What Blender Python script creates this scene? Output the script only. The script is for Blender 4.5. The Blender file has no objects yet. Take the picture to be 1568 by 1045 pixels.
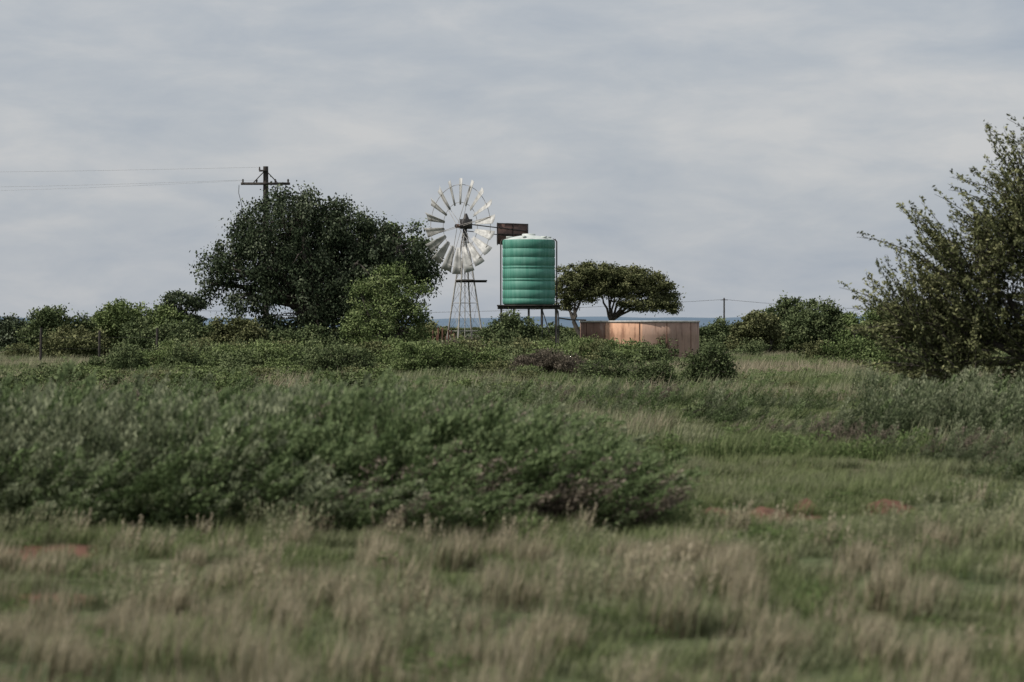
import bpy, math, numpy as np
from mathutils import Vector, Matrix
R = np.random.RandomState(7)
scene = bpy.context.scene
col = scene.collection

# ------------------------------------------------------------ materials
def new_mat(name):
    m = bpy.data.materials.new(name); m.use_nodes = True
    nt = m.node_tree; nt.nodes.clear()
    out = nt.nodes.new('ShaderNodeOutputMaterial')
    return m, nt, out

SAT = 0.92
def leaf_mat(name, stops, trans=0.0, gain=1.1):
    m, nt, out = new_mat(name)
    at = nt.nodes.new('ShaderNodeAttribute'); at.attribute_name = 'tint'
    cr = nt.nodes.new('ShaderNodeValToRGB')
    e = cr.color_ramp.elements
    while len(e) < len(stops): e.new(0.5)
    for i, (p, c) in enumerate(stops):
        lum = .3*c[0]+.6*c[1]+.1*c[2]
        e[i].position = p; e[i].color = (*[(lum+(v-lum)*SAT)*gain for v in c], 1)
    nt.links.new(at.outputs['Fac'], cr.inputs['Fac'])
    d = nt.nodes.new('ShaderNodeBsdfDiffuse'); nt.links.new(cr.outputs['Color'], d.inputs['Color'])
    if trans > 0:
        t = nt.nodes.new('ShaderNodeBsdfTranslucent'); nt.links.new(cr.outputs['Color'], t.inputs['Color'])
        mx = nt.nodes.new('ShaderNodeMixShader'); mx.inputs[0].default_value = trans
        nt.links.new(d.outputs[0], mx.inputs[1]); nt.links.new(t.outputs[0], mx.inputs[2])
        nt.links.new(mx.outputs[0], out.inputs[0])
    else:
        nt.links.new(d.outputs[0], out.inputs[0])
    return m

def solid(name, c1, c2, scale=3.0, rough=0.7, metal=0.0, stretch=(1,1,1), detail=6, bump=0.0, lo=0.35, hi=0.65):
    m, nt, out = new_mat(name)
    p = nt.nodes.new('ShaderNodeBsdfPrincipled')
    p.inputs['Roughness'].default_value = rough; p.inputs['Metallic'].default_value = metal
    tc = nt.nodes.new('ShaderNodeTexCoord'); mp = nt.nodes.new('ShaderNodeMapping')
    mp.inputs['Scale'].default_value = stretch
    nz = nt.nodes.new('ShaderNodeTexNoise'); nz.inputs['Scale'].default_value = scale; nz.inputs['Detail'].default_value = detail
    cr = nt.nodes.new('ShaderNodeValToRGB')
    cr.color_ramp.elements[0].position = lo; cr.color_ramp.elements[0].color = (*c1, 1)
    cr.color_ramp.elements[1].position = hi; cr.color_ramp.elements[1].color = (*c2, 1)
    L = nt.links.new
    L(tc.outputs['Object'], mp.inputs[0]); L(mp.outputs[0], nz.inputs['Vector']); L(nz.outputs['Fac'], cr.inputs[0])
    L(cr.outputs[0], p.inputs['Base Color'])
    if bump:
        b = nt.nodes.new('ShaderNodeBump'); b.inputs['Strength'].default_value = bump
        L(nz.outputs['Fac'], b.inputs['Height']); L(b.outputs[0], p.inputs['Normal'])
    L(p.outputs[0], out.inputs[0])
    return m

M_bark = solid('bark', (0.035,0.028,0.022), (0.10,0.085,0.07), 9, 0.9, bump=0.5)
M_wood = solid('weathered_wood', (0.02,0.017,0.015), (0.06,0.05,0.042), 6, 0.9)
M_galv = solid('galvanised_steel', (0.33,0.325,0.305), (0.55,0.54,0.51), 5, 0.6, 0.1)
M_galv_dark = solid('weathered_steel', (0.26,0.24,0.22), (0.46,0.44,0.40), 5, 0.6, 0.1)
M_rust = solid('rusted_steel', (0.10,0.045,0.03), (0.20,0.10,0.065), 4, 0.8)
M_dark = solid('dark_iron', (0.03,0.03,0.03), (0.08,0.07,0.06), 5, 0.6, 0.3)
M_vane = solid('vane_paint', (0.09,0.055,0.045), (0.17,0.095,0.075), 1.5, 0.7)
M_wire = solid('wire', (0.45,0.45,0.46), (0.55,0.55,0.56), 5, 0.5)

L_dark = leaf_mat('leaves_dark', [(0,(0.020,0.030,0.016)),(0.5,(0.058,0.076,0.040)),(1,(0.20,0.225,0.145))], gain=1.05)
L_mid = leaf_mat('leaves_mid', [(0,(0.035,0.05,0.02)),(0.5,(0.088,0.114,0.048)),(1,(0.20,0.23,0.105))])
L_light = leaf_mat('leaves_light', [(0,(0.04,0.062,0.02)),(0.5,(0.12,0.16,0.055)),(1,(0.25,0.29,0.12))])
L_olive = leaf_mat('leaves_olive', [(0,(0.035,0.042,0.018)),(0.5,(0.11,0.12,0.05)),(1,(0.27,0.265,0.125))])
L_hedge = leaf_mat('leaves_hedge', [(0,(0.02,0.03,0.012)),(0.5,(0.085,0.125,0.045)),(1,(0.26,0.32,0.15))], 0.3)
L_hedge2 = leaf_mat('leaves_hedge_grey', [(0,(0.022,0.03,0.014)),(0.5,(0.10,0.125,0.062)),(1,(0.28,0.30,0.18))], 0.3)
L_purple = leaf_mat('leaves_dry', [(0,(0.03,0.026,0.02)),(0.5,(0.115,0.096,0.070)),(1,(0.27,0.225,0.17))], 0.25)
G_green = leaf_mat('grass_green', [(0,(0.05,0.075,0.025)),(0.5,(0.14,0.175,0.068)),(1,(0.30,0.32,0.155))], 0.35)
G_pale = leaf_mat('grass_pale', [(0,(0.07,0.085,0.038)),(0.5,(0.195,0.21,0.11)),(1,(0.42,0.40,0.25))], 0.35)
G_straw = leaf_mat('grass_straw', [(0,(0.10,0.092,0.05)),(0.5,(0.29,0.255,0.16)),(1,(0.56,0.47,0.34))], 0.35)
G_weed = leaf_mat('weeds', [(0,(0.04,0.06,0.018)),(0.5,(0.11,0.155,0.052)),(1,(0.20,0.26,0.10))], 0.35)

# ------------------------------------------------------------ mesh helpers
def quad_mesh(name, V, F, mat, tint=None, smooth=False):
    V = np.asarray(V, dtype=np.float32).reshape(-1,3); F = np.asarray(F, dtype=np.int32).reshape(-1,4)
    me = bpy.data.meshes.new(name)
    me.vertices.add(len(V)); me.vertices.foreach_set('co', V.ravel())
    me.loops.add(F.size); me.loops.foreach_set('vertex_index', F.ravel())
    me.polygons.add(len(F)); me.polygons.foreach_set('loop_start', np.arange(0, F.size, 4, dtype=np.int32))
    if smooth: me.polygons.foreach_set('use_smooth', np.ones(len(F), dtype=bool))
    me.update(calc_edges=True)
    if tint is not None:
        a = me.attributes.new('tint', 'FLOAT', 'FACE'); a.data.foreach_set('value', np.clip(tint,0,1).astype(np.float32))
    me.materials.append(mat)
    return me

def obj(name, me, parent=None, loc=(0,0,0), link=True):
    o = bpy.data.objects.new(name, me); o.location = loc
    if link: col.objects.link(o)
    if parent: o.parent = parent
    return o

def empty(name, loc=(0,0,0)):
    o = bpy.data.objects.new(name, None); o.location = loc; o.empty_display_size = 0.3
    col.objects.link(o); return o

def unit(a):
    return a/ (np.linalg.norm(a, axis=-1, keepdims=True)+1e-9)

def leaf_quads(C, U, Lw, Ww):
    n = len(C); U = unit(U)
    Vv = unit(np.cross(U, R.normal(size=(n,3))))
    Lw = Lw[:,None]*0.5; Ww = Ww[:,None]*0.5
    P = np.stack([C-U*Lw, C+Vv*Ww-U*Lw*0.1, C+U*Lw, C-Vv*Ww-U*Lw*0.1], 1)
    F = np.arange(4*n).reshape(n,4)
    return P.reshape(-1,3), F

class Tubes:
    def __init__(s): s.V=[]; s.F=[]; s.n=0
    def add(s, pts, radii, sides=6, cap=True):
        pts = np.asarray(pts, float); k=len(pts)
        radii = np.broadcast_to(np.asarray(radii,float), (k,))
        ref = None
        for i in range(k):
            t = pts[min(i+1,k-1)]-pts[max(i-1,0)]; t = t/(np.linalg.norm(t)+1e-9)
            if ref is None:
                ref = np.cross(t, [0,0,1]) if abs(t[2])<0.9 else np.cross(t,[1,0,0])
            ref = ref - t*np.dot(ref,t); ref/= (np.linalg.norm(ref)+1e-9)
            b = np.cross(t, ref)
            a = np.arange(sides)*2*np.pi/sides
            s.V.append(pts[i]+radii[i]*(np.cos(a)[:,None]*ref+np.sin(a)[:,None]*b))
        for i in range(k-1):
            for j in range(sides):
                a0=s.n+i*sides+j; a1=s.n+i*sides+(j+1)%sides
                s.F.append((a0,a1,a1+sides,a0+sides))
        s.n += k*sides
    def box(s, c, sx, sy, sz, rot=None):
        v = np.array([[x,y,z] for z in (-.5,.5) for x,y in ((-.5,-.5),(.5,-.5),(.5,.5),(-.5,.5))])*[sx,sy,sz]
        if rot is not None: v = v@np.array(rot).T
        s.V.append(v+np.array(c))
        for f in ((0,3,2,1),(4,5,6,7),(0,1,5,4),(1,2,6,5),(2,3,7,6),(3,0,4,7)):
            s.F.append(tuple(s.n+i for i in f))
        s.n += 8
    def mesh(s, name, mat, smooth=True):
        return quad_mesh(name, np.concatenate(s.V), np.array(s.F), mat, smooth=smooth)

def curve(a, b, n=6, sag=0.0, wob=0.0):
    a=np.array(a,float); b=np.array(b,float); t=np.linspace(0,1,n)[:,None]
    p = a+(b-a)*t; p[:,2] += sag*np.sin(np.pi*t[:,0])
    if wob:
        w = R.normal(size=(n,3))*wob; w[0]=0; w[-1]=0; p += w
    return p

# ------------------------------------------------------------ trees
def tree(name, x, y, lobes, mat, fork=(0,0,1.2), trunk_r=0.2, trunks=1, leaf=0.1, clus_r=0.32, per=120, dens=5.0,
         flat=0.75, droop=0.0, inner=0.35, tint0=0.45, z0=0.0, spread=0.5, cv=0.15):
    e = empty(name, (x,y,z0))
    T = Tubes(); C=[]; U=[]; TT=[]
    fork = np.array(fork, float)
    forks=[]
    for k in range(trunks):
        off = np.array([(k-(trunks-1)/2)*spread, R.uniform(-.2,.2)*spread, 0])
        f = fork + off*1.5
        T.add(curve(off*0.6+[0,0,-0.1], f, 6, 0, trunk_r*0.25), np.linspace(trunk_r*1.25, trunk_r*0.8, 6), 8)
        forks.append(f)
    for (dx,dy,dz,rx,ry,rz) in lobes:
        c = np.array([dx,dy,dz],float); r=np.array([rx,ry,rz],float)
        f = forks[int(np.argmin([np.linalg.norm((c-g)[:2]) for g in forks]))]
        limb = curve(f, c, 7, 0.12*np.linalg.norm((c-f)[:2]), 0.08*trunk_r*4)
        T.add(limb, np.linspace(trunk_r*0.6, trunk_r*0.18, 7), 6)
        area = (rx*ry+rx*rz+ry*rz)*4.2
        n = max(5, int(area*dens*0.5/ (clus_r/0.32)**2))
        d = unit(R.normal(size=(n,3)))
        rr = np.where(R.rand(n)<inner, R.uniform(0.2,0.75,n), R.uniform(0.78,1.0,n)+np.where(R.rand(n)<.22,R.rand(n)*.22,.05))
        P = c + d*r*rr[:,None]
        P = P[P[:,2]>0.12]
        for p in P:
            q = limb[R.randint(3,7)]
            if R.rand()<0.5:
                T.add(curve(q,p,4,0.05,0.05), np.linspace(trunk_r*0.13, 0.008, 4), 4)
            s = clus_r*R.uniform(0.5,1.25)
            m = int(per*R.uniform(0.6,1.2)*(s/clus_r))
            g = R.normal(size=(m,3))*[s*0.55,s*0.55,s*0.5*flat]
            if droop: g[:,2] -= droop*np.abs(R.normal(size=m))*s
            C.append(p+g)
            u = unit(g)*0.6 + R.normal(size=(m,3))*0.55; u[:,2] -= droop*0.8
            U.append(u)
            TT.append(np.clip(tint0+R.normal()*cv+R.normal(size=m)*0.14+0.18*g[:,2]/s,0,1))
    C=np.concatenate(C); U=np.concatenate(U); TT=np.concatenate(TT)
    k = C[:,2]>0.03; C=C[k];U=U[k];TT=TT[k]
    Ls = leaf*R.uniform(0.7,1.4,len(C))
    V,F = leaf_quads(C,U,Ls,Ls*R.uniform(0.45,0.75,len(C)))
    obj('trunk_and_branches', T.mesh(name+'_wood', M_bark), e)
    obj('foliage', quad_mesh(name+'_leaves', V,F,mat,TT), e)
    return e

def bush_lobes(w, h, n=8, depth=None, lift=0.1):
    depth = depth or w*0.8
    out=[]
    for i in range(n):
        a=R.uniform(0,2*np.pi); rr=np.sqrt(R.uniform(0,1))*0.66
        lx=math.cos(a)*rr*w/2; ly=math.sin(a)*rr*depth/2
        top = h*(1-0.35*rr**1.5)*R.uniform(0.72,1.02)
        rz = top*R.uniform(0.22,0.38); 
        out.append((lx,ly,top-rz, w*R.uniform(0.13,0.26), depth*R.uniform(0.13,0.26), rz))
        if i%2==0: out.append((lx*1.25,ly*1.25,max(lift*h+0.2*h,0.2*h), w*0.2, depth*0.2, h*0.2))
    return out

def shrub(name, x, y, w, h, mat, leaf=0.09, n=8, dens=8, per=90, cr=0.24, tr=0.05, **k):
    return tree(name, x, y, bush_lobes(w,h,n), mat, fork=(0,0,h*0.25), trunk_r=tr, trunks=3, leaf=leaf, clus_r=cr,
                per=per, dens=dens, spread=w*0.15, **k)

# big tree beside windmill
big = [(-1.1,0,6.2,2.3,2.4,1.7),(1.2,-.4,6.3,1.3,1.4,1.05),(1.7,.4,5.1,2.2,2.5,1.8),(3.8,0,5.2,1.4,1.4,1.15),
       (4.8,-.3,4.3,0.85,1.0,.95),(-3.0,.1,4.8,1.6,1.8,1.15),(-4.3,-.2,4.3,.95,1.0,.8),(-0.3,-.4,3.5,2.8,2.5,1.5),
       (-2.5,-1.0,3.2,.9,.8,.85),(2.3,-.6,3.1,1.7,1.8,1.4),(-3.4,-.8,3.0,.45,.5,.5),(0.2,-1.2,2.0,2.3,1.5,.9),
       (-2.4,0.6,5.9,1.3,1.4,1.1),(0.2,1.2,5.0,2.4,2,1.9),(3.0,1.0,4.2,1.5,1.3,1.3),(-4.65,.1,3.5,.35,.4,.45),(2.0,-1.6,4.4,1.2,.8,.9),
       (-.4,-1.9,4.9,1.1,.7,.7),(-1.9,-1.7,4.2,.9,.6,.6),(.9,-2.0,3.2,1.0,.6,.7),(2.6,0,1.6,1.6,1.2,.9),(-1.6,0,1.4,1.3,1.0,.9),(-.6,-1.0,7.3,.9,.8,.55)]
tree('broadleaf_tree', -8.9, 128, big, L_dark, fork=(0.3,0,1.7), trunk_r=0.38, leaf=0.125, clus_r=0.44, per=135, dens=5.8,
     droop=0.75, inner=0.28, tint0=0.44, cv=.18)
tree('leafy_tree', -5.6, 130.5, [(0,0,5.4,1.8,1.2,1.15),(0.9,0,4.4,1.4,1.1,1.1),(-1.0,0,5.5,1.0,1.0,.9)], L_light, fork=(-.6,0,2.5),
     trunk_r=0.2, leaf=0.13, clus_r=0.4, per=120, dens=6, droop=.3, tint0=.42)
tree('young_green_tree', -4.55, 105, [(0.1,0,3.1,.75,.7,.65),(-.6,.1,2.6,.85,.8,.7),(.65,-.1,2.4,.8,.8,.65),(-.1,-.3,1.7,1.25,1,.9),
      (.25,.3,3.6,.3,.3,.3),(1.15,0,2.9,.35,.3,.25),(-1.15,0,1.5,.5,.6,.7),(1.0,0,1.4,.55,.6,.7),(-1.15,0,3.05,.3,.25,.2),(0,0,.8,1.2,.8,.6),(-.3,0,3.6,.2,.2,.2)], L_light, fork=(0,0,.9),
     trunk_r=0.1, trunks=2, leaf=0.08, clus_r=0.26, per=90, dens=8.5, tint0=.5, inner=.35, cv=.16)
# umbrella acacia
aca=[(-0.3,0,4.85,1.7,1.6,.5),(2.4,.2,4.6,1.7,1.6,.5),(-1.0,-.3,4.2,1.3,1.2,.5),(1.3,0,3.95,1.9,1.6,.55),(1.1,0,4.5,1.5,1.4,.42),
     (4.0,0,3.35,1.1,1.1,.65),(2.9,-.5,3.0,1.4,1,.45),(-1.7,0,2.95,.6,.5,.3),(3.5,.2,4.0,1.3,1.1,.5),(0.6,0,4.5,1.2,1.4,.4),(-1.7,.3,3.6,.75,.7,.45),(0.2,-.3,3.75,1.1,1.0,.35),(4.6,0,2.75,.5,.6,.4),(-.8,-.3,3.4,.9,.8,.35)]
tree('umbrella_thorn_tree', 4.9, 170, aca, L_olive, fork=(-.1,0,1.9), trunk_r=0.15, trunks=2, leaf=0.12, clus_r=0.34, per=120,
     dens=9, flat=0.55, inner=.3, tint0=.42, spread=1.5)
tree('umbrella_thorn_tree', -20.9, 180, [(0,0,3.3,1.2,1.2,.4),(1.1,0,2.9,.7,.7,.3),(-.9,0,2.9,.7,.8,.35),(.9,0,2.0,.8,.8,.5),(-.2,0,2.3,.9,.8,.5)],
     L_dark, fork=(0,0,1.3), trunk_r=0.14, leaf=0.15, clus_r=0.34, per=90, dens=7, flat=.6)

# left-hand bushes
shrub('thorn_bush', -20.6,130,3.8,2.7,L_mid, leaf=.12, cr=.3)
shrub('thorn_bush', -17.4,132,4.3,3.2,L_light, leaf=.12, cr=.3, n=10, tint0=.5)
shrub('thorn_bush', -14.7,115,2.8,2.1,L_mid, leaf=.1)
shrub('thorn_bush', -13.2,121,2.9,2.25,L_mid, leaf=.11, tint0=.38)
shrub('thorn_bush', -11.4,119,2.6,2.25,L_olive, leaf=.11)
shrub('thorn_bush', -24.3,140,3.2,2.3,L_dark, leaf=.12, cr=.3)
shrub('thorn_bush', -18.6,120,3.2,1.9,L_olive, leaf=.11)
shrub('thorn_bush', -22.4,160,3.6,2.7,L_olive, leaf=.13, cr=.3)
shrub('thorn_bush', -8.6,116,2.8,1.9,L_mid, leaf=.1)
# centre
shrub('thorn_bush', -.1,112,2.6,2.35,L_mid, leaf=.09, n=10, dens=9)
shrub('thorn_bush', -4.0,138,3.0,1.9,L_olive, leaf=.12)
shrub('thorn_bush', 2.6,150,2.5,1.8,L_mid, leaf=.12)
# right
shrub('leafy_bush', 13.4,140,3.7,3.35,L_mid, leaf=.12, cr=.3, n=9, tint0=.40)
shrub('leafy_bush', 11.7,135,2.6,2.5,L_olive, leaf=.12)
shrub('leafy_bush', 13.3,120,3.4,2.8,L_mid, leaf=.1, n=9)
shrub('leafy_bush', 14.2,111,3.2,2.9,L_light, leaf=.1, tint0=.42)
shrub('leafy_bush', 16.2,105,3.4,3.1,L_olive, leaf=.1)
shrub('leafy_bush', 11.2,152,2.8,1.95,L_mid, leaf=.12)
shrub('leafy_bush', 12.0,98,2.6,1.5,L_light, leaf=.08, tint0=.38)
# middle distance
shrub('dark_bush', 4.7,66,1.5,1.36,L_mid, leaf=.05, cr=.17, dens=13, per=75, tr=.03, tint0=.34, n=6)
shrub('low_thorn_bush', 3.25,64,1.6,.9,L_mid, leaf=.045, cr=.14, dens=9, per=50, tr=.03)
shrub('low_thorn_bush', 2.3,70,1.4,.95,L_mid, leaf=.045, cr=.14, dens=9, per=50, tr=.03)
shrub('low_thorn_bush', -4.6,75,1.9,1.2,L_mid, leaf=.05, cr=.16, dens=13, per=70, tr=.03)
shrub('low_thorn_bush', -2.4,82,2.2,1.3,L_light, leaf=.055, cr=.17, dens=12, per=70, tr=.03, tint0=.4)
shrub('low_thorn_bush', 3.3,47,1.1,.36,L_mid, leaf=.035, cr=.12, dens=9, per=45, tr=.02)
shrub('dry_bush', 1.2,80,2.6,.95,L_purple, leaf=.05, cr=.15, dens=9, per=50, tr=.02)
shrub('dry_bush', -1.6,92,2.6,1.25,L_purple, leaf=.06, cr=.17, dens=9, per=50, tr=.02)

# near acacia on the right with upward spiky shoots
def shoot_tree(name, x, y, lobes, mat, trunk_r=0.12, n_per=70, slen=0.8, leaf=0.045, per=55):
    e = empty(name,(x,y,0)); T=Tubes(); C=[];U=[];TT=[]
    f=np.array([0,0,.7])
    T.add(curve([0,0,-.1],f,5,0,.03),np.linspace(trunk_r*1.3,trunk_r,5),8)
    for (dx,dy,dz,rx,ry,rz) in lobes:
        c=np.array([dx,dy,dz]);r=np.array([rx,ry,rz])
        limb=curve(f,c,7,.15,.04); T.add(limb,np.linspace(trunk_r*.7,.03,7),6)
        n=int(n_per*(rx*rz)**0.8)
        for i in range(n):
            d=unit(R.normal(size=3)); s0=c+d*r*R.uniform(.1,.85)
            dirn=unit(d*0.7+np.array([dx*0.16-0.22,0,0.7])+R.normal(size=3)*.25)
            L=slen*R.uniform(.35,1.2)
            if d[2]<-.3: dirn=unit(dirn*[1,1,.1]); L*=.7
            t=np.linspace(0,1,5)[:,None]
            p=s0+dirn*L*t; p[:,2]+=-0.08*L*(t[:,0]**2)+0.06*L*np.sin(t[:,0]*3)
            T.add(p,np.linspace(.012,.003,5),3)
            m=int(per*L/slen)
            tt=R.uniform(0,1,m); q=s0+dirn*L*tt[:,None]
            g=R.normal(size=(m,3))*(0.055*(1.15-tt*.85))[:,None]
            C.append(q+g);U.append(dirn*.7+R.normal(size=(m,3))*.5)
            TT.append(.22+.45*tt+R.normal()*.12+R.normal(size=m)*.12)
    C=np.concatenate(C);U=np.concatenate(U);TT=np.concatenate(TT)
    k=C[:,2]>.1; C=C[k];U=U[k];TT=TT[k]
    Ls=leaf*R.uniform(.7,1.4,len(C)); V,F=leaf_quads(C,U,Ls,Ls*.45)
    obj('trunk_and_branches',T.mesh(name+'_wood',M_bark),e)
    obj('foliage',quad_mesh(name+'_leaves',V,F,mat,TT),e)
shoot_tree('sweet_thorn_acacia', 8.95, 45, [(-.6,0,3.35,.65,.8,.75),(-1.75,-.1,2.45,.8,.8,.5),(-2.55,0,1.65,.75,.8,.4),
   (-1.45,.1,1.5,1.15,1.0,.6),(0,-.2,2.3,1.1,1.1,1.0),(.9,0,3.0,1.1,1.2,1.0),(1.8,0,2.0,1.2,1.1,.8),(-.1,.1,4.1,.5,.6,.5),(0,0,1.2,1.4,1.1,.7),(-2.1,0,1.0,.95,.8,.3),(-1.0,0,2.7,.7,.8,.6)],
   L_olive, n_per=245, per=95, leaf=.06, slen=1.05)

# ------------------------------------------------------------ ground
mounds = [(-3.35,20,.75,.3,.05),(-2.75,16.8,.35,.2,.03),(3.25,24.6,.24,.3,.13),(1.72,24.0,.18,.3,.10),(0.6,16.9,.2,.2,.04),(2.5,24.3,.12,.25,.13),(2.15,24.0,.12,.3,.10)]
def gh(x,y):
    z = 0.03*np.sin(x*1.3+1)*np.sin(y*.9)+0.02*np.sin(x*2.9+y*2.1)
    z = z*np.clip(1-(y-40)/40,0,1)
    for (mx,my,sx,sy,h) in mounds: z = z+h*np.exp(-((x-mx)/sx)**2-((y-my)/sy)**2)
    return z
def soil(x,y,g=1.0):
    z=0*x
    for (mx,my,sx,sy,h) in mounds: z=np.maximum(z,np.exp(-((x-mx)/sx/1.1)**2-((y-my+.5*(g-1))/sy/1.2/g)**2))
    return z
def axis(lo,hi,step,far,g=1.25):
    a=list(np.arange(lo,hi,step)); s=step
    while a[-1]<far: s*=g; a.append(a[-1]+s)
    return a
ys = axis(-2,30,.16,9000); xs=axis(0,9,.14,6000); xs=sorted(set([-v for v in xs]+list(xs)))
ys = [-400,-60,-15]+ys
X,Y=np.meshgrid(xs,ys); Z=gh(X,Y); nx,ny=len(xs),len(ys)
V=np.stack([X,Y,Z],-1).reshape(-1,3)
idx=np.arange(nx*ny).reshape(ny,nx)
F=np.stack([idx[:-1,:-1],idx[:-1,1:],idx[1:,1:],idx[1:,:-1]],-1).reshape(-1,4)
m,nt,out=new_mat('ground_soil_and_turf'); L=nt.links.new
p=nt.nodes.new('ShaderNodeBsdfPrincipled'); p.inputs['Roughness'].default_value=.95; p.inputs['Specular IOR Level'].default_value=.1
tc=nt.nodes.new('ShaderNodeTexCoord')
def noise(scale,detail=6):
    n=nt.nodes.new('ShaderNodeTexNoise'); n.inputs['Scale'].default_value=scale; n.inputs['Detail'].default_value=detail
    L(tc.outputs['Object'],n.inputs['Vector']); return n
def ramp(n,a,ca,b,cb):
    r=nt.nodes.new('ShaderNodeValToRGB'); r.color_ramp.elements[0].position=a; r.color_ramp.elements[0].color=(*ca,1)
    r.color_ramp.elements[1].position=b; r.color_ramp.elements[1].color=(*cb,1); L(n.outputs[0],r.inputs[0]); return r
g1=ramp(noise(.35),.38,(.06,.085,.035),.62,(.12,.13,.065)); g2=ramp(noise(9),.3,(.5,.5,.5),.7,(1.2,1.2,1.2))
mul=nt.nodes.new('ShaderNodeMixRGB'); mul.blend_type='MULTIPLY'; mul.inputs[0].default_value=1
L(g1.outputs[0],mul.inputs[1]); L(g2.outputs[0],mul.inputs[2])
so=ramp(noise(6),.3,(.085,.048,.034),.7,(.19,.098,.068))
at=nt.nodes.new('ShaderNodeAttribute'); at.attribute_name='soil'
mx=nt.nodes.new('ShaderNodeMixRGB'); L(at.outputs['Fac'],mx.inputs[0]); L(mul.outputs[0],mx.inputs[1]); L(so.outputs[0],mx.inputs[2])
L(mx.outputs[0],p.inputs['Base Color'])
b=nt.nodes.new('ShaderNodeBump'); b.inputs['Strength'].default_value=.6; b.inputs['Distance'].default_value=.05
nb=noise(14); L(nb.outputs[0],b.inputs['Height']); L(b.outputs[0],p.inputs['Normal'])
L(p.outputs[0],out.inputs[0])
gm=quad_mesh('ground',V,F,m,smooth=True)
a=gm.attributes.new('soil','FLOAT','POINT')
sv=np.clip(soil(X,Y,1.5)*2.2-.3,0,1)+0.45*np.clip(np.sin(X*.8+2)*np.sin(Y*.33+X*.2),0,1)*(Y<40)
a.data.foreach_set('value',np.clip(sv,0,1).ravel().astype(np.float32))
obj('ground',gm)

# distant hills
m,nt,out=new_mat('hazy_hills'); p=nt.nodes.new('ShaderNodeBsdfDiffuse'); L=nt.links.new
tc=nt.nodes.new('ShaderNodeTexCoord'); n=nt.nodes.new('ShaderNodeTexNoise'); n.inputs['Scale'].default_value=.012; n.inputs['Detail'].default_value=8
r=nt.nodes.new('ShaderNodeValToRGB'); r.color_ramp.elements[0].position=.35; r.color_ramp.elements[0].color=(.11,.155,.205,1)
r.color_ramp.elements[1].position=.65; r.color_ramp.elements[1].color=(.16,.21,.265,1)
L(tc.outputs['Object'],n.inputs['Vector']); L(n.outputs[0],r.inputs[0]); L(r.outputs[0],p.inputs[0]); L(p.outputs[0],out.inputs[0])
xx=np.linspace(-2500,2500,400); rows=[]
prof=12.0+1.6*np.sin(xx*.006)+1.2*np.sin(xx*.017+1)+.4*np.sin(xx*.07)
for f,dy in ((0,0),(.5,60),(.85,130),(1,220)):
    rows.append(np.stack([xx,3200+dy+0*xx,prof*f-0.3],-1))
V=np.concatenate(rows); k=len(xx); idx=np.arange(4*k).reshape(4,k)
F=np.stack([idx[:-1,:-1],idx[:-1,1:],idx[1:,1:],idx[1:,:-1]],-1).reshape(-1,4)
obj('hills',quad_mesh('hills',V,F,m,smooth=True))

# ------------------------------------------------------------ scatter system
def proto_collection(name, meshes):
    c=bpy.data.collections.new(name)
    for i,me in enumerate(meshes):
        o=bpy.data.objects.new('%s_part_%02d'%(name,i),me); c.objects.link(o)
    return c
def scatter(name, P, rot, scl, idx, coll):
    P=np.asarray(P,np.float32); me=bpy.data.meshes.new(name); me.vertices.add(len(P)); me.vertices.foreach_set('co',P.ravel())
    a=me.attributes.new('rot','FLOAT_VECTOR','POINT'); a.data.foreach_set('vector',np.asarray(rot,np.float32).ravel())
    a=me.attributes.new('scl','FLOAT_VECTOR','POINT'); a.data.foreach_set('vector',np.asarray(scl,np.float32).ravel())
    a=me.attributes.new('pick','INT','POINT'); a.data.foreach_set('value',np.asarray(idx,np.int32))
    o=obj(name,me)
    ng=bpy.data.node_groups.new(name+'_nodes','GeometryNodeTree')
    ng.interface.new_socket('Geometry',in_out='INPUT',socket_type='NodeSocketGeometry')
    ng.interface.new_socket('Geometry',in_out='OUTPUT',socket_type='NodeSocketGeometry')
    N=ng.nodes.new; L=ng.links.new
    gi=N('NodeGroupInput'); go=N('NodeGroupOutput'); ip=N('GeometryNodeInstanceOnPoints'); ci=N('GeometryNodeCollectionInfo')
    ci.inputs['Collection'].default_value=coll; ci.inputs['Separate Children'].default_value=True; ci.inputs['Reset Children'].default_value=True
    def na(t,nm):
        n=N('GeometryNodeInputNamedAttribute'); n.data_type=t; n.inputs['Name'].default_value=nm
        return [s for s in n.outputs if s.enabled and s.name=='Attribute'][0]
    e2r=N('FunctionNodeEulerToRotation')
    L(gi.outputs[0],ip.inputs['Points']); L(ci.outputs[0],ip.inputs['Instance']); ip.inputs['Pick Instance'].default_value=True
    L(na('INT','pick'),ip.inputs['Instance Index']); L(na('FLOAT_VECTOR','rot'),e2r.inputs[0]); L(e2r.outputs[0],ip.inputs['Rotation'])
    L(na('FLOAT_VECTOR','scl'),ip.inputs['Scale']); L(ip.outputs[0],go.inputs[0])
    md=o.modifiers.new('scatter','NODES'); md.node_group=ng
    return o

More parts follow.
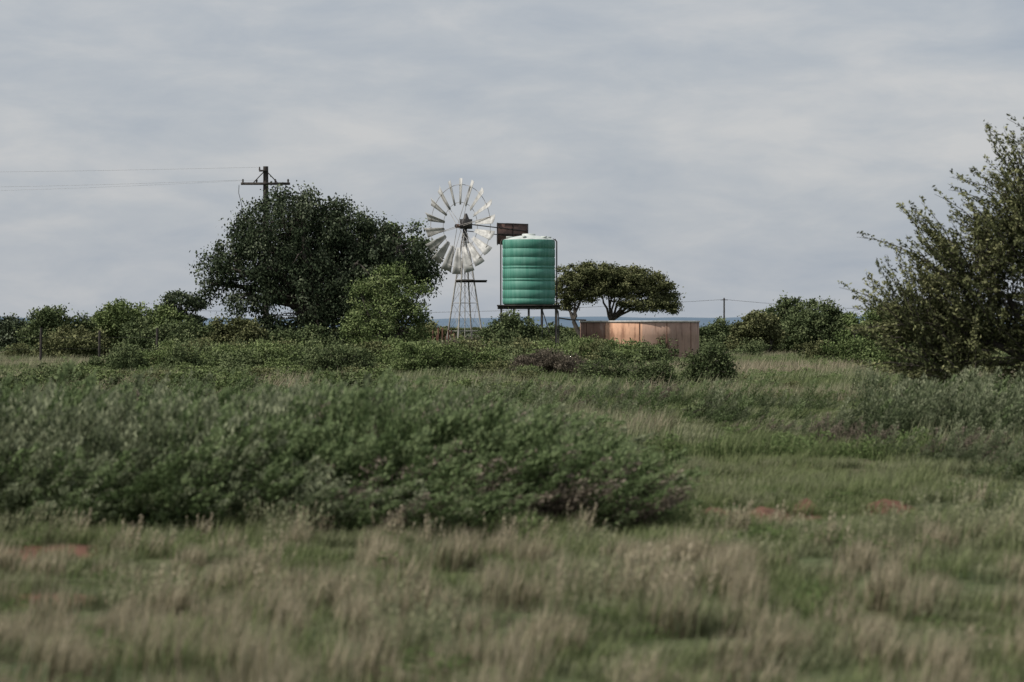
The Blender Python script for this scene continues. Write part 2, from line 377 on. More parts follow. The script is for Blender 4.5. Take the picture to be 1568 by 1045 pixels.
def grass_tuft(n, rad, h, w, mat, lean=.35, heads=False, tb=.0, bias=(0.15,0)):
    a=R.uniform(0,2*np.pi,n); r=rad*np.sqrt(R.rand(n)); B=np.stack([np.cos(a)*r,np.sin(a)*r,0*a-.02],-1)
    H=h*R.uniform(.45,1.1,n); la=R.uniform(0,2*np.pi,n)
    ln=np.stack([np.cos(la),np.sin(la),0*la],-1)*(lean*R.rand(n))[:,None]+np.array([bias[0],bias[1],0])
    wa=R.uniform(0,np.pi,n)
    side=np.stack([np.cos(wa),np.sin(wa),0*wa],-1)
    Vs=[];
    for t,ww in ((0,1),(.5,.85),(1,.12)):
        c=B+ln*(H*t**1.8)[:,None]+np.array([0,0,1])*(H*t*(1-.15*t))[:,None]
        Vs.append(c-side*w*ww/2); Vs.append(c+side*w*ww/2)
    V=np.stack(Vs,1).reshape(-1,3); b=np.arange(n)[:,None]*6
    F=np.concatenate([b+np.array([0,1,3,2]),b+np.array([2,3,5,4])],1).reshape(-1,4)
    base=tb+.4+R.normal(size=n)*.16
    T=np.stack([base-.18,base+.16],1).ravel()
    if heads:
        k=R.choice(n,max(2,n//4),replace=False); cs=[];us=[];tt=[]
        tips=(B+ln*H[:,None]+np.array([0,0,1])*(H*.85)[:,None])[k]
        for j in range(9):
            cs.append(tips+np.array([0,0,1])*(j*.014-.06)*(1)+ln[k]*(j*.012)+R.normal(size=tips.shape)*.005); us.append(np.tile([.3,0,1.],(len(k),1))+R.normal(size=tips.shape)*.4); tt.append(np.full(len(k),.68)+R.normal(size=len(k))*.15)
        C=np.concatenate(cs);U=np.concatenate(us); s=np.full(len(C),.03)
        V2,F2=leaf_quads(C,U,s,s*.4); F=np.concatenate([F,F2+len(V)]); V=np.concatenate([V,V2]); T=np.concatenate([T,np.concatenate(tt)])
    return quad_mesh('tuft',V,F,mat,T)
def weed_tuft(n,rad,h,leaf,mat):
    C=np.stack([R.normal(size=n)*rad*.5,R.normal(size=n)*rad*.5,R.uniform(.02,1,n)**.7*h],-1)
    C[:,2]*=np.exp(-(C[:,0]**2+C[:,1]**2)/(rad**2))
    V,F=leaf_quads(C,R.normal(size=(n,3))+[0,0,.5],leaf*R.uniform(.6,1.4,n),leaf*R.uniform(.3,.6,n))
    return quad_mesh('weed',V,F,mat,.2+.5*C[:,2]/h+R.normal(size=n)*.13)

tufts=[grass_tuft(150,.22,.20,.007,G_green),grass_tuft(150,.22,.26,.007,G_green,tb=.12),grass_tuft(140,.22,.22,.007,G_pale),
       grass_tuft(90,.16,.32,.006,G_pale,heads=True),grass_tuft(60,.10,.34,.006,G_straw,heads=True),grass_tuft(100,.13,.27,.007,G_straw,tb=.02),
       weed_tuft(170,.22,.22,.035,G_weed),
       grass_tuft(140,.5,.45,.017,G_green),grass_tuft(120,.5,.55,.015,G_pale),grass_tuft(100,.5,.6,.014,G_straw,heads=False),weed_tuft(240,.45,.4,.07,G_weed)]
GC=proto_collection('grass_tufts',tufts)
def nz(x,y,s,ph=0):
    return (np.sin(x*s+ph+1.7*np.sin(y*s*.7+ph*2))+np.sin(y*s*1.1+ph*3+1.3*np.sin(x*s*1.3)))/2
def field(d0,d1,dens,half=.24):
    n=int(dens*half*(d1**2-d0**2)); d=np.sqrt(R.uniform(d0**2,d1**2,n)); return R.uniform(-1,1,n)*half*d, d
P=[];RR=[];SS=[];II=[]
def put(x,y,pick,s,sz=None):
    n=len(x); P.append(np.stack([x,y,gh(x,y)],-1)); RR.append(np.stack([R.normal(size=n)*.06,R.normal(size=n)*.06,R.uniform(-.6,.6,n)],-1))
    sz=s if sz is None else sz; SS.append(np.stack([s,s,sz],-1)); II.append(pick)
x,y=field(8.5,33,14)
clear=np.where(y>22,soil(x,y,2.2)*1.3,soil(x,y,1.9)*1.0)
k=(R.rand(len(x))>np.clip(clear,0,.92))&(R.rand(len(x))>np.clip(nz(x,y,1.6,3)*1.2-.5,0,.8)); x,y=x[k],y[k]
f1=nz(x,y,.9,1)+R.normal(size=len(x))*.45; f2=nz(x,y,2.1,5)+R.normal(size=len(x))*.5
pick=np.where(f1>.55,0,np.where(f1>-.1,2,np.where(f1>-.6,1,2)))
pick=np.where(f2>1.25,4,np.where(f2>1.05,3,np.where(f2<-.95,6,pick)))
nc=320; cxs=R.uniform(-1,1,nc); cd_=R.uniform(9,20,nc); cxs=cxs*.22*cd_
dmin=np.full(len(x),9.0)
for cx_,cy_ in zip(cxs,cd_): dmin=np.minimum(dmin,np.hypot(x-cx_,(y-cy_)*.6))
strw=(dmin<.15); pick=np.where(strw&(R.rand(len(x))<.8),5,pick)
pick=np.where((y>26)&(x>1.5)&(pick>2),0,pick)
s=R.uniform(.6,1.15,len(x)); put(x,y,pick,s,s*(.8+.3*nz(x,y,1.2,8)+.4*strw))
n=60; x=R.uniform(-7,3,n); y=20.5+R.normal(size=n)*.5; put(x,y,R.choice([3,4,2,0],n),R.uniform(.6,.95,n))
n=130; x=4.1+R.normal(size=n)*.5; y=20+R.normal(size=n)*1.2; put(x,y,R.choice([3,5,1,2],n),R.uniform(.8,1.3,n))
x,y=field(33,62,5)
f=nz(x,y,.35,2)+R.normal(size=len(x))*.4; pick=np.where(f>.0,7,np.where(f>-.9,8,9)); pick=np.where(R.rand(len(x))<.2,10,pick)
op=(x>.05*y)&(y>36)&(y<58); pick=np.where(op&(pick>7),R.choice([7,8,10],len(x)),pick)
s=R.uniform(.5,.9,len(x)); sz=np.where(op,s*.4,s); put(x,y,pick,s,sz)
x,y=field(62,200,1.4)
f=nz(x,y,.16,2)+R.normal(size=len(x))*.4; pick=np.where(f>.2,7,np.where(f>-.5,8,9)); pick=np.where(R.rand(len(x))<.25,10,pick)
s=R.uniform(.8,1.5,len(x)); put(x,y,pick,s,s*.75)
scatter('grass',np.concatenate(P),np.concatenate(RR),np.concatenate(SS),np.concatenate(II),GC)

# foreground shrub belt: bushy plumed stems leaning with the wind
def plume(h,ns,per,leaf,mat,lean=.32,spread=.2,tb=0.,fat=.05):
    T=Tubes();C=[];U=[];TT=[]
    for i in range(ns):
        a=R.uniform(0,2*np.pi); hh=h*R.uniform(.45,1.1)
        d=unit(np.array([math.cos(a)*.35+lean,math.sin(a)*.35,1.0])); b=np.array([math.cos(a)-.8,math.sin(a),0])*spread*R.rand()
        t=np.linspace(0,1,5); pts=b+d*hh*t[:,None]; pts[:,0]+=.2*hh*t**2
        T.add(pts,np.linspace(.007,.002,5),3)
        tt=1-R.rand(per)**1.25*.62*min(1,1/hh*.8); q=b+d*hh*tt[:,None]; q[:,0]+=.2*hh*tt**2
        C.append(q+R.normal(size=(per,3))*(fat*np.clip(1.2-tt,.12,1)*2.0)[:,None]); U.append(d*1.2+R.normal(size=(per,3))*.45)
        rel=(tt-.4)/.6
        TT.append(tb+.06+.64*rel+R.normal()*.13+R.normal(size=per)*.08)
    C=np.concatenate(C);U=np.concatenate(U);TT=np.concatenate(TT)
    s=leaf*R.uniform(.7,1.4,len(C)); V,F=leaf_quads(C,U,s,s*.38)
    tv=np.concatenate(T.V); F=np.concatenate([F,np.array(T.F)+len(V)]); V=np.concatenate([V,tv]); TT=np.concatenate([TT,np.full(len(T.F),.1)])
    return quad_mesh('plume',V,F,mat,TT)
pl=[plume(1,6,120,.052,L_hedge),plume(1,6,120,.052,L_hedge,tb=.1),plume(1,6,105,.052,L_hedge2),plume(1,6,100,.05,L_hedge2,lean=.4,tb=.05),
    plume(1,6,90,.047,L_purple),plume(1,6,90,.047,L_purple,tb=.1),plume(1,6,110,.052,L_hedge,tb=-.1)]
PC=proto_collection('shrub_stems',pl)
n=2700
x=R.uniform(-10,2.2,n); y=R.uniform(20.8,36,n)
front=R.rand(n)<.33; y=np.where(front,21.1+R.rand(n)*2.6,y)
y0 = 21.5+0.5*np.sin(x*1.1)+.3*np.sin(x*2.7+1)
u=x/y*24
k=(y>y0)&(u<1.0-.3*np.clip((y-23)/5,0,3)); x,y,u=x[k],y[k],u[k]
h=np.interp(u,[-6,-4.3,-2,-.7,.1,.6,1.1],[1.06,1.07,1.05,1.0,.86,.72,.46])
h=h*np.interp(y-21.5,[0,.8,2.2,14],[.5,.8,1.0,.74])*(1+.13*nz(x,y,1.6,4))*R.uniform(.72,1.12,len(x))
pur=np.interp(u,[-6,-2,-.8,.1,1.1],[.02,.06,.25,.5,.55])+.2*nz(x,y,1.1,9)
g=nz(x,y,.9,6)+R.normal(size=len(x))*.35
pick=np.where(R.rand(len(x))<pur,R.choice([4,5],len(x)),np.where(g>-.1,R.choice([0,1,6],len(x)),R.choice([2,3],len(x))))
sx=R.uniform(.75,1.15,len(x))
def plumes(name,x,y,h,sx,pick):
    scatter(name,np.stack([x,y,gh(x,y)-.02],-1),np.stack([R.normal(size=len(x))*.1,R.normal(size=len(x))*.1,R.uniform(-.6,.6,len(x))],-1),
        np.stack([sx,sx,h],-1),pick,PC)
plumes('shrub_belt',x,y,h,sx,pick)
X_=[];Y_=[];H_=[];K_=[]
for cx,cy,rx_,ry_,hh,nn,pk in ((4.4,37,.5,.9,.5,26,[4,5]),(6.3,38,1.4,1.8,.85,110,[0,2,3,3]),(5.2,33,.7,1.0,.5,36,[2,3,4]),(3.4,46,.6,.8,.35,25,[0,2]),
      (7.8,42,1.6,2,.9,90,[0,2,4,3]),(5.3,28.5,.7,1.1,.55,36,[2,3,0]),(4.1,23.5,.4,.5,.3,10,[2,3]),(-1.5,48,5,5,.65,170,[0,1,2,3,4]),(-6,50,4,5,.7,140,[0,1,2,3]),
      (5.5,53,1.2,1.6,.4,24,[2,3,0]),(9.4,56,2.0,4,.9,100,[0,2,3,4]),(2.2,57,1.6,3,.55,60,[0,2,4]),(4.6,41,1.2,2.4,.35,30,[2,3,4])):
    X_.append(cx+R.normal(size=nn)*rx_*.6);Y_.append(cy+R.normal(size=nn)*ry_*.6);H_.append(hh*R.uniform(.4,1.15,nn));K_.append(R.choice(pk,nn))
X_=np.concatenate(X_);Y_=np.concatenate(Y_);H_=np.concatenate(H_);K_=np.concatenate(K_)
plumes('wild_shrubs',X_,Y_,H_,np.clip(H_*1.1,.4,1),K_)

# mid-distance thicket: instanced small bushes
def proto_bush(w,h,leaf,nl,mat,tint0=.42):
    lb=bush_lobes(w,h,7); C=[];TT=[]
    per=nl//len(lb)
    for (dx,dy,dz,rx,ry,rz) in lb:
        d=unit(R.normal(size=(per,3)))*R.uniform(.35,1.15,per)[:,None]; c=np.array([dx,dy,dz])+d*[rx,ry,rz]
        ph=R.uniform(0,6,3); c+=.06*np.sin(c*17+ph)
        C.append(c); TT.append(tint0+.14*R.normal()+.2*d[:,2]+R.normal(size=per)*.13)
    C=np.concatenate(C);TT=np.concatenate(TT);k=C[:,2]>0;C=C[k];TT=TT[k]
    s=leaf*R.uniform(.7,1.4,len(C)); V,F=leaf_quads(C,R.normal(size=(len(C),3))+[0,0,.5],s,s*.55)
    return quad_mesh('bushlet',V,F,mat,TT)
pb=[proto_bush(1.3,1,.06,3600,L_mid),proto_bush(1.5,1,.06,3600,L_mid,.5),proto_bush(1.3,1,.055,3200,L_light,.46),proto_bush(1.3,1,.055,3200,L_dark,.5),
    proto_bush(1.4,1,.05,2200,L_purple),proto_bush(1.5,1,.06,3000,L_olive)]
BC=proto_collection('bushlets',pb)
P=[];II=[];SS=[]
def bushes(x,y,s,picks,h=None):
    P.append(np.stack([x,y,gh(x,y)-.03],-1)); II.append(R.choice(picks,len(x))); h=s if h is None else h; SS.append(np.stack([s,s,h],-1))
n=230; x=R.uniform(-13,5.5,n); y=R.uniform(84,112,n); bushes(x,y,R.uniform(.8,1.6,n),[0,1,2,2,5,0,2],R.uniform(.6,1.45,n))
n=90; x=R.uniform(-14,.6,n); y=R.uniform(60,84,n); k=x>-.26*y; bushes(x[k],y[k],R.uniform(.6,1.2,k.sum()),[0,1,2,2,5],R.uniform(.4,.85,k.sum()))
n=26; x=R.uniform(.05,1,n)*9; y=R.uniform(62,84,n); bushes(x,y,R.uniform(.4,1.1,n),[0,1,2,5],R.uniform(.25,.5,n))
n=60; x=R.uniform(7,24,n); y=R.uniform(76,112,n); k=x>.13*y; bushes(x[k],y[k],R.uniform(1.0,1.7,k.sum()),[0,1,2,5],R.uniform(.6,1.3,k.sum()))
def flush(name):
    global P,II,SS
    q=np.concatenate(II); scatter(name,np.concatenate(P),np.stack([0*q,0*q,R.uniform(0,6.28,len(q))],-1),np.concatenate(SS),q,BC); P=[];II=[];SS=[]
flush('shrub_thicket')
n=260; y=np.sqrt(R.uniform(150**2,420**2,n)); x=R.uniform(-.3,.3,n)*y; bushes(x,y,R.uniform(1.4,2.6,n),[0,1,3,5],R.uniform(.8,1.4,n)*(1+.3*(np.abs(x/y)>.08)))
n=160; y=R.uniform(118,150,n); x=R.uniform(-.3,.3,n)*y; bushes(x,y,R.uniform(1.1,1.8,n),[0,1,3,5],R.uniform(.7,1.35,n))
n=600; y=np.sqrt(R.uniform(420**2,1300**2,n)); x=R.uniform(-.3,.3,n)*y; bushes(x,y,R.uniform(3,7,n),[0,3,5],R.uniform(1.1,1.7,n))
flush('distant_trees')

# ------------------------------------------------------------ windmill
WX,WY=-2.02,122.0
wm=empty('windmill',(WX,WY,0))
yaw=math.radians(43)
nrm=np.array([-math.sin(yaw),-math.cos(yaw),0]); tan=np.array([math.cos(yaw),-math.sin(yaw),0]); up=np.array([0,0,1.])
hub=np.array([0,0,5.89])+nrm*.35
T=Tubes(); corners=[(-1,-1),(1,-1),(1,1),(-1,1)]; rt=math.radians(25)
cr_=[(c*math.cos(rt)-s*math.sin(rt),c*math.sin(rt)+s*math.cos(rt)) for c,s in corners]
def wz(z): return .78*(1-z/5.6)+.07*(z/5.6)
def cp(i,z): return np.array([cr_[i%4][0]*wz(z)*.9,cr_[i%4][1]*wz(z)*.9,z])
for i in range(4): T.add([cp(i,-.1),cp(i,5.6)],[.036,.03],4)
lv=[.1,1.4,2.6,3.6,4.5,5.2]
for a_,b_ in zip(lv[:-1],lv[1:]):
    for i in range(4):
        T.add([cp(i,b_),cp(i+1,b_)],.013,4); T.add([cp(i,a_),cp(i+1,b_)],.007,4); T.add([cp(i+1,a_),cp(i,b_)],.007,4)
T.add([(0,0,.0),(0,0,5.6)],.022,6)
obj('tower',T.mesh('tower',M_galv_dark),wm)
T=Tubes()
for k_ in range(5): T.box(np.array([.28,0,3.56])+np.array([0,(k_-2)*.2,0]),1.35,.12,.04)
T.box((.28,-.35,3.51),1.3,.05,.05);T.box((.28,.35,3.51),1.3,.05,.05)
obj('platform',T.mesh('platform',M_wood,False),wm)
nb_=18; V=[];F=[];T=Tubes()
for i in range(nb_):
    a=2*np.pi*(i+.35)/nb_; rad=np.cos(a)*tan+np.sin(a)*up; tg=-np.sin(a)*tan+np.cos(a)*up
    pit=math.radians(32+R.normal()*3); ch=tg*math.cos(pit)-nrm*math.sin(pit); per_=np.cross(ch,rad)
    n0=len(V)
    for r_,w_ in ((.92,.15),(1.35,.28),(1.75,.39),(2.05+R.normal()*.02,.47)):
        for s_ in (-.5,-.17,.17,.5):
            cam_=.05*(1-(2*s_)**2)
            V.append(hub+rad*r_+ch*w_*s_+per_*cam_)
    for j in range(3):
        for q_ in range(3):
            b0=n0+j*4+q_; F.append((b0,b0+1,b0+5,b0+4))
blades=quad_mesh('blades',np.array(V),np.array(F),M_galv,smooth=False); bo=obj('wheel_blades',blades,wm)
sm=bo.modifiers.new('thick','SOLIDIFY'); sm.thickness=.008
for rr_ in (1.02,1.78):
    a=np.linspace(0,2*np.pi,49); ring=hub+rr_*(np.cos(a)[:,None]*tan+np.sin(a)[:,None]*up)-nrm*.06
    T.add(ring,.012,5)
for i in range(6):
    a=2*np.pi*i/6+.2; rad=np.cos(a)*tan+np.sin(a)*up
    T.add([hub+nrm*.12,hub+rad*1.8-nrm*.06],.012,5); T.add([hub-nrm*.18,hub+rad*1.78-nrm*.06],.010,5)
obj('wheel_frame',T.mesh('wheel_frame',M_galv_dark),wm)
T=Tubes()
T.add([hub+nrm*.18,hub-nrm*.3],[.07,.1],10); T.add([hub+nrm*.19,hub+nrm*.18],[.005,.07],10)
rotm=np.stack([tan,nrm,up],1)
T.box(hub-nrm*.42+up*.1,.3,.46,.42,rotm)
T.add([hub-nrm*.42+up*.26,hub-nrm*.42+up*.55],[.16,.04],8)
T.add([hub-nrm*.35-up*.05,np.array([0,0,5.3])],[.10,.07],8)
obj('gearbox',T.mesh('gearbox',M_dark,False),wm)
T=Tubes(); T.add([hub+nrm*.2,hub+nrm*.05],.085,10); obj('hub_cap',T.mesh('hub_cap',M_rust),wm)
back=-nrm
T=Tubes(); t0=hub-nrm*.5
T.add([t0+up*.1,t0+back*3.8-up*.12],.025,5); T.add([t0-up*.2,t0+back*3.4-up*.4],.02,5)
T.add([t0+back*1.9+up*.1,t0+back*1.9-up*.55],.02,5)
v0=t0+back*1.85; vz0=5.12; vz1=6.1
for z_ in (vz0+.08,(vz0+vz1)/2,vz1-.03):
    T.add([np.array([*(v0+tan*.03)[:2],z_]),np.array([*(v0+back*1.95+tan*.03)[:2],z_])],.02,4)
for s_ in (0,1,1.95):
    q=v0+back*s_+tan*.03; T.add([np.array([*q[:2],vz0]),np.array([*q[:2],vz1])],.02,4)
obj('tail_frame',T.mesh('tail_frame',M_dark),wm)
def vp(s,z): q=v0+back*s; return [q[0],q[1],z]
V=[vp(0,vz0+.05),vp(.65,vz0),vp(1.3,vz0),vp(1.95,vz0+.05),vp(0,vz1-.04),vp(.65,vz1),vp(1.3,vz1),vp(1.95,vz1)]
vo=obj('tail_vane',quad_mesh('tail_vane',np.array(V),np.array([(0,1,5,4),(1,2,6,5),(2,3,7,6)]),M_vane),wm)
sm=vo.modifiers.new('thick','SOLIDIFY'); sm.thickness=.01

# ------------------------------------------------------------ green tank on stand
TX,TY=.70,119.0
tk=empty('water_tank',(TX,TY,0))
def lathe(prof,seg=64):
    V=[];F=[]
    a=np.arange(seg)*2*np.pi/seg
    for r_,z_ in prof: V.append(np.stack([np.cos(a)*r_,np.sin(a)*r_,0*a+z_],-1))
    for i in range(len(prof)-1):
        for j in range(seg):
            F.append((i*seg+j,i*seg+(j+1)%seg,(i+1)*seg+(j+1)%seg,(i+1)*seg+j))
    return np.concatenate(V),np.array(F)
m,nt,out=new_mat('green_polyethylene'); L=nt.links.new
p=nt.nodes.new('ShaderNodeBsdfPrincipled'); p.inputs['Roughness'].default_value=.62
tc=nt.nodes.new('ShaderNodeTexCoord'); mp=nt.nodes.new('ShaderNodeMapping'); mp.inputs['Scale'].default_value=(5,5,.4)
n1=nt.nodes.new('ShaderNodeTexNoise'); n1.inputs['Scale'].default_value=2; n1.inputs['Detail'].default_value=8
r=nt.nodes.new('ShaderNodeValToRGB'); r.color_ramp.elements[0].position=.3; r.color_ramp.elements[0].color=(.04,.20,.14,1)
r.color_ramp.elements[1].position=.75; r.color_ramp.elements[1].color=(.12,.30,.23,1)
L(tc.outputs['Object'],mp.inputs[0]); L(mp.outputs[0],n1.inputs['Vector']); L(n1.outputs[0],r.inputs[0]); L(r.outputs[0],p.inputs['Base Color']); L(p.outputs[0],out.inputs[0])
M_tank=m
M_tanktop=solid('pale_tank_roof',(.42,.46,.42),(.62,.65,.61),4,.6)  # roof and its ribs in a pale grey-green, lighter than the body
z0,z1=2.5,5.16; prof=[(.02,z0),(1.02,z0),(1.09,z0+.05)]
# moulded grooves: some bands are wider than others
for rz in (z0+.26,z0+.62,z0+.98,z0+1.10,z0+1.5,z0+1.62,z0+1.98,z0+2.34):
    prof+=[(1.10,rz-.035),(1.083,rz-.018),(1.078,rz),(1.083,rz+.018),(1.10,rz+.035)]
prof+=[(1.10,z1),(1.07,z1+.05)]
V,F=lathe(prof); obj('tank_body',quad_mesh('tank_body',V,F,M_tank,smooth=True),tk)
V,F=lathe([(1.065,z1+.052),(.95,z1+.1),(.7,z1+.17),(.4,z1+.22),(.28,z1+.235),(.28,z1+.29),(.25,z1+.31),(.01,z1+.315)]); obj('tank_roof',quad_mesh('tank_roof',V,F,M_tanktop,smooth=False),tk)
T=Tubes()
for i in range(6):
    a=i*math.pi/3+.3; T.box((math.cos(a)*.85,math.sin(a)*.85,z1+.16),.25,.1,.07,[[math.cos(a),-math.sin(a),0],[math.sin(a),math.cos(a),0],[0,0,1]])
obj('roof_ribs',T.mesh('roof_ribs',M_tanktop,False),tk)
T=Tubes()
for k_ in range(9): T.box((0,(k_-4)*.29,2.465),2.65,.2,.05)
obj('deck',T.mesh('deck',M_wood,False),tk)
T=Tubes()
for yy in (-1.1,0,1.1): T.box((0,yy,2.38),2.6,.08,.11)
for xx_ in (-1.15,-.62,0,.55,1.15):
    for yy in (-1.1,1.1): T.add([(xx_,yy,-.1),(xx_,yy,2.33)],.045,6)
T.add([(-1.15,-1.1,.4),(-.62,-1.1,2.3)],.02,4);T.add([(1.15,-1.1,.4),(.55,-1.1,2.3)],.02,4)
obj('stand',T.mesh('stand',M_dark,False),tk)
T=Tubes()
for sx_ in (-1.17,1.17):
    T.add([(sx_,0,2.4),(sx_,0,z1-.02),(sx_*.93,0,z1+.09)],.032,6)
    T.add([(sx_,-.5,2.4),(sx_*.99,-.5,z1-.02),(sx_*.87,-.42,z1+.09)],.018,6)
obj('guard_rails',T.mesh('guard_rails',M_wood),tk)
T=Tubes(); T.add([(1.05,-.6,2.5),(1.22,-.7,2.2),(1.24,-.7,1.95),(1.7,-.5,1.88),(2.4,.5,1.86)],.03,6); T.add([(1.24,-.7,1.95),(1.24,-.7,0)],.03,6)
obj('outlet_pipe',T.mesh('outlet_pipe',M_dark),tk)

# ------------------------------------------------------------ reservoir
RX,RY,RRAD,RH=5.45,121.5,2.54,1.80
rs=empty('water_reservoir',(RX,RY,0))
m,nt,out=new_mat('rust_and_painted_shade_wall'); L=nt.links.new
p=nt.nodes.new('ShaderNodeBsdfPrincipled'); p.inputs['Roughness'].default_value=.9
tc=nt.nodes.new('ShaderNodeTexCoord')
def streak(sc_,zs,rough):
    mp=nt.nodes.new('ShaderNodeMapping'); mp.inputs['Scale'].default_value=(1,1,zs); L(tc.outputs['Object'],mp.inputs[0])
    n1=nt.nodes.new('ShaderNodeTexNoise'); n1.inputs['Scale'].default_value=sc_; n1.inputs['Detail'].default_value=6; n1.inputs['Roughness'].default_value=rough; L(mp.outputs[0],n1.inputs['Vector']); return n1
n1=streak(3.0,.2,.6); n2=streak(1.8,.8,.7)
at=nt.nodes.new('ShaderNodeAttribute'); at.attribute_name='tint'
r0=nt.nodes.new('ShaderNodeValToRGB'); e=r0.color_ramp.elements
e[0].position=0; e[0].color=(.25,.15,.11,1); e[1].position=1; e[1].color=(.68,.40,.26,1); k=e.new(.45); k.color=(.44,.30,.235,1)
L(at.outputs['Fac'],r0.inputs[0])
def rampn(n,a,ca,b,cb):
    r=nt.nodes.new('ShaderNodeValToRGB'); e=r.color_ramp.elements; e[0].position=a; e[0].color=(*ca,1); e[1].position=b; e[1].color=(*cb,1); L(n.outputs[0],r.inputs[0]); return r
r1=rampn(n1,.36,(.5,.45,.43),.47,(1,1,1)); r3=rampn(n2,.3,(.78,.78,.78),.65,(1.08,1.04,1))
mu=nt.nodes.new('ShaderNodeMixRGB'); mu.blend_type='MULTIPLY'; mu.inputs[0].default_value=1; L(r0.outputs[0],mu.inputs[1]); L(r1.outputs[0],mu.inputs[2])
mu2=nt.nodes.new('ShaderNodeMixRGB'); mu2.blend_type='MULTIPLY'; mu2.inputs[0].default_value=1; L(mu.outputs[0],mu2.inputs[1]); L(r3.outputs[0],mu2.inputs[2])
r2=rampn(n1,.58,(0,0,0),.70,(.5,.5,.5))
m3=nt.nodes.new('ShaderNodeMixRGB'); L(r2.outputs[0],m3.inputs[0]); L(mu2.outputs[0],m3.inputs[1]); m3.inputs[2].default_value=(.62,.52,.46,1)
L(m3.outputs[0],p.inputs['Base Color']); L(p.outputs[0],out.inputs[0])
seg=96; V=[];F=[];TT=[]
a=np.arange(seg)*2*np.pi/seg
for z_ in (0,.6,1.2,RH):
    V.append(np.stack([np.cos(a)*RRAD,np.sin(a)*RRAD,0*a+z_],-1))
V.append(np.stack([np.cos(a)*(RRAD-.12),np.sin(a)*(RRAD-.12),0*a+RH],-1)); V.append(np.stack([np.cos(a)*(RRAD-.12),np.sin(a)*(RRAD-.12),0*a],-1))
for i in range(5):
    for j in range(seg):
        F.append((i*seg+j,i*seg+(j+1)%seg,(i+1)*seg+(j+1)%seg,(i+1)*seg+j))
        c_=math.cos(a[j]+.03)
        TT.append(.0 if c_<-.6 else (.95 if c_<-.02 else (.52 if c_<.45 else .4)))  # left arc's shade and the next arc's sunlight put into the wall colour
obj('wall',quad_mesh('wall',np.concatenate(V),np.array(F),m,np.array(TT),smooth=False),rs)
V,F=lathe([(RRAD+.03,RH-.03),(RRAD+.045,RH),(RRAD+.045,RH+.04),(RRAD-.14,RH+.04),(RRAD-.14,RH-.02)],96)
obj('rim',quad_mesh('rim',V,F,solid('rim_lime',(.50,.46,.42),(.72,.68,.63),6,.8)),rs)
V,F=lathe([(.01,RH-.35),(RRAD-.13,RH-.35)],64)
obj('water_surface',quad_mesh('water_surface',V,F,solid('water',(.05,.07,.07),(.06,.08,.08),2,.05)),rs)
T=Tubes()
for an in (-.6,-1.15,-1.62,-2.22,-2.7): 
    T.add([(math.cos(an)*(RRAD+.005),math.sin(an)*(RRAD+.005),0),(math.cos(an)*(RRAD+.005),math.sin(an)*(RRAD+.005),RH-.03)],.016,4)
obj('panel_seams',T.mesh('panel_seams',M_rust),rs)

# ------------------------------------------------------------ power pole + wires
pp=empty('power_pole',(-12.55,145,0)); T=Tubes()
T.add([(0,0,-.1),(0,0,9.75)],[.17,.13],8); T.box((0,-.16,8.86),2.5,.1,.13)
T.add([(-.62,-.18,8.9),(0,-.18,9.55)],.025,4);T.add([(.62,-.18,8.9),(0,-.18,9.55)],.025,4)
T.box((-.1,-.17,9.52),.45,.08,.09)
obj('pole_and_crossarm',T.mesh('pole',M_wood,False),pp)
T=Tubes()
for xx_ in (-1.15,-.45,.5,1.15): T.add([(xx_,-.14,8.9),(xx_,-.14,9.03),(xx_,-.14,9.1)],[.03,.055,.03],8)
T.add([(-.3,-.15,9.55),(-.3,-.15,9.72)],[.05,.03],8)
obj('insulators',T.mesh('insulators',M_dark),pp)
T=Tubes()
T.add(curve((-1.15,-.14,9.05),(-38,-8,8.9),16,-.5),.006,4); T.add(curve((-.45,-.14,9.05),(-38,-6,8.6),16,-.55),.005,4); T.add(curve((-.3,-.15,9.7),(-38,-7,9.4),16,-.3),.006,4)
obj('power_lines',T.mesh('power_lines',M_wire),pp)
T=Tubes(); T.add([(-1.35,-.1,8.8),(-1.38,0,8.4),(-1.25,0,7.9),(-1.15,0,7.2),(-.9,0,6.4)],.014,4)
obj('drop_cable',T.mesh('drop_cable',M_dark),pp)
sp=empty('telephone_pole',(26.1,350,0)); T=Tubes(); T.add([(0,0,0),(0,0,5.1)],[.12,.1],6); T.box((0,-.1,4.85),.9,.08,.08)
obj('pole',T.mesh('tp',M_wood,False),sp)
T=Tubes(); T.add(curve((0,0,4.9),(-68,0,3.6),20,-.9),.018,4); T.add(curve((0,0,4.9),(40,10,4.6),14,-1.0),.018,4)
obj('telephone_wire',T.mesh('tw',M_dark),sp)

# fence on left + posts by the tank yard
fc=empty('wire_fence',(-19.5,98,0)); T=Tubes(); W=Tubes()
for i in range(6):
    xx_=-3+i*1.95; T.add([(xx_,i*.8,-.05),(xx_+.03,i*.8,1.45+.1*(i%2))],[.05,.045],6)
for z_ in (.4,.8,1.2): W.add([(-3,0,z_),(6.75,4,z_)],.004,3)
obj('posts',T.mesh('posts',M_wood),fc); obj('wires',W.mesh('wires',M_dark),fc)
fc=empty('timber_fence',(-3.2,117,0)); T=Tubes()
for i in range(8): T.add([(i*.12+R.normal()*.02,R.normal()*.1,0),(i*.12+R.normal()*.05,R.normal()*.1,1.2+.35*R.rand())],.035,5)
T.add([(-.1,-.1,.8),(1.0,-.1,.85)],.03,5)
obj('posts',T.mesh('tposts',M_rust),fc)

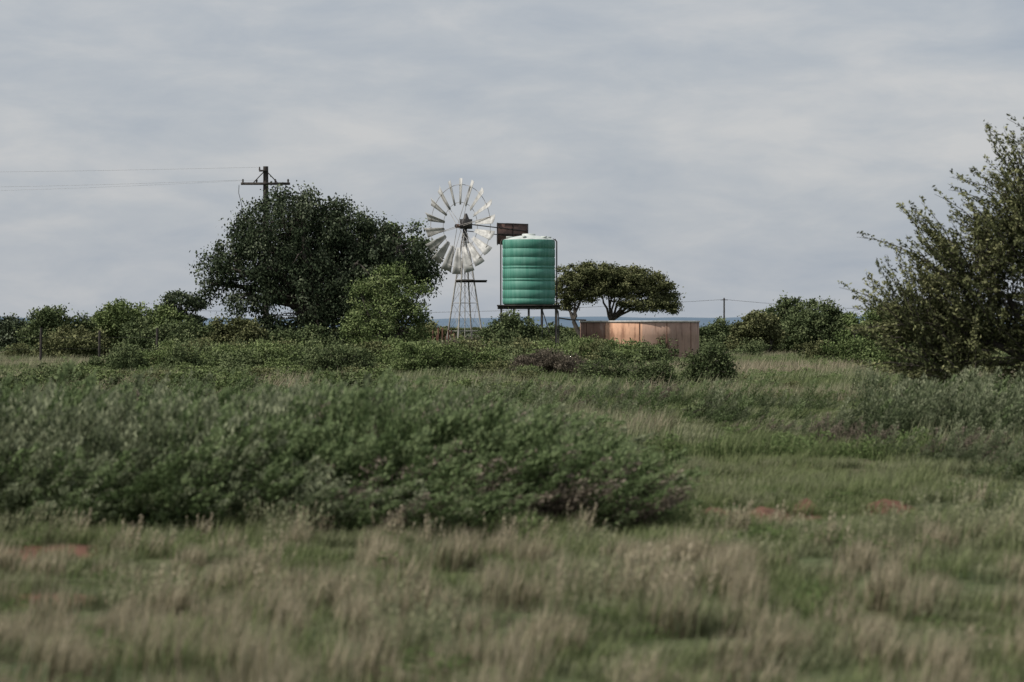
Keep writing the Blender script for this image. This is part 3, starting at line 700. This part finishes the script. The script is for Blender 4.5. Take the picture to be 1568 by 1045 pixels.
# ------------------------------------------------------------ light and sky
el=math.radians(46); az_dir=np.array([-.91,-.41]); az_dir/=np.linalg.norm(az_dir)
sd=Vector((az_dir[0]*math.cos(el),az_dir[1]*math.cos(el),math.sin(el)))
ld=bpy.data.lights.new('sun','SUN'); ld.energy=3.7; ld.angle=math.radians(1.5); ld.color=(1,.955,.89)
lo=bpy.data.objects.new('sun',ld); col.objects.link(lo); lo.rotation_euler=sd.to_track_quat('Z','Y').to_euler(); lo.location=(0,0,30)
w=bpy.data.worlds.new('World'); scene.world=w; w.use_nodes=True; nt=w.node_tree; nt.nodes.clear(); L=nt.links.new
out=nt.nodes.new('ShaderNodeOutputWorld'); bg=nt.nodes.new('ShaderNodeBackground'); bg.inputs['Strength'].default_value=.1
sky=nt.nodes.new('ShaderNodeTexSky'); sky.sky_type='NISHITA'; sky.sun_disc=False; sky.sun_elevation=el
sky.sun_rotation=math.atan2(sd.x,sd.y); sky.dust_density=2.0
tc=nt.nodes.new('ShaderNodeTexCoord')
mp=nt.nodes.new('ShaderNodeMapping'); mp.inputs['Scale'].default_value=(1,1,3.2); L(tc.outputs['Generated'],mp.inputs[0])
def wn(sc_,det,rg):
    n1=nt.nodes.new('ShaderNodeTexNoise'); n1.inputs['Scale'].default_value=sc_; n1.inputs['Detail'].default_value=det; n1.inputs['Roughness'].default_value=rg; n1.inputs['Distortion'].default_value=.25; L(mp.outputs[0],n1.inputs['Vector']); return n1
def math_(op,a,b):
    n=nt.nodes.new('ShaderNodeMath'); n.operation=op
    for i,v in enumerate((a,b)):
        if isinstance(v,(int,float)): n.inputs[i].default_value=v
        else: L(v,n.inputs[i])
    return n.outputs[0]
na_=wn(6,3,.5); nb2=wn(20,7,.58)
sx=nt.nodes.new('ShaderNodeSeparateXYZ'); L(tc.outputs['Generated'],sx.inputs[0])
zz=math_('MINIMUM',math_('MAXIMUM',sx.outputs['Z'],0.0),.13)
# bank of brighter cloud a few degrees above the horizon
bank=math_('MULTIPLY',math_('SUBTRACT',0.055,math_('ABSOLUTE',math_('SUBTRACT',zz,.07),0.0)),1.9)
fac=math_('ADD',math_('ADD',math_('MULTIPLY',na_.outputs[0],.5),math_('MULTIPLY',nb2.outputs[0],.5)),bank)
r=nt.nodes.new('ShaderNodeValToRGB'); e=r.color_ramp.elements
e[0].position=.40; e[0].color=(.405,.45,.515,1); e[1].position=.68; e[1].color=(.60,.605,.615,1); k=e.new(.54); k.color=(.49,.52,.56,1); L(fac,r.inputs[0])
sc=nt.nodes.new('ShaderNodeVectorMath'); sc.operation='SCALE'; sc.inputs['Scale'].default_value=9.9; L(r.outputs[0],sc.inputs[0])
mx=nt.nodes.new('ShaderNodeMixRGB'); mx.inputs[0].default_value=.9; L(sky.outputs[0],mx.inputs[1]); L(sc.outputs[0],mx.inputs[2])
L(mx.outputs[0],bg.inputs[0]); L(bg.outputs[0],out.inputs[0])

# ------------------------------------------------------------ camera
cd=bpy.data.cameras.new('camera'); cam=bpy.data.objects.new('camera',cd); col.objects.link(cam); scene.camera=cam
cam.location=(0,0,1.6); cam.rotation_euler=(math.radians(90-.296),0,0); cd.lens=100; cd.sensor_width=36
cd.clip_start=.1; cd.clip_end=20000
cd.dof.use_dof=True; cd.dof.focus_distance=119; cd.dof.aperture_fstop=3.2
scene.view_settings.view_transform='Standard'; scene.view_settings.look='None'; scene.view_settings.exposure=0
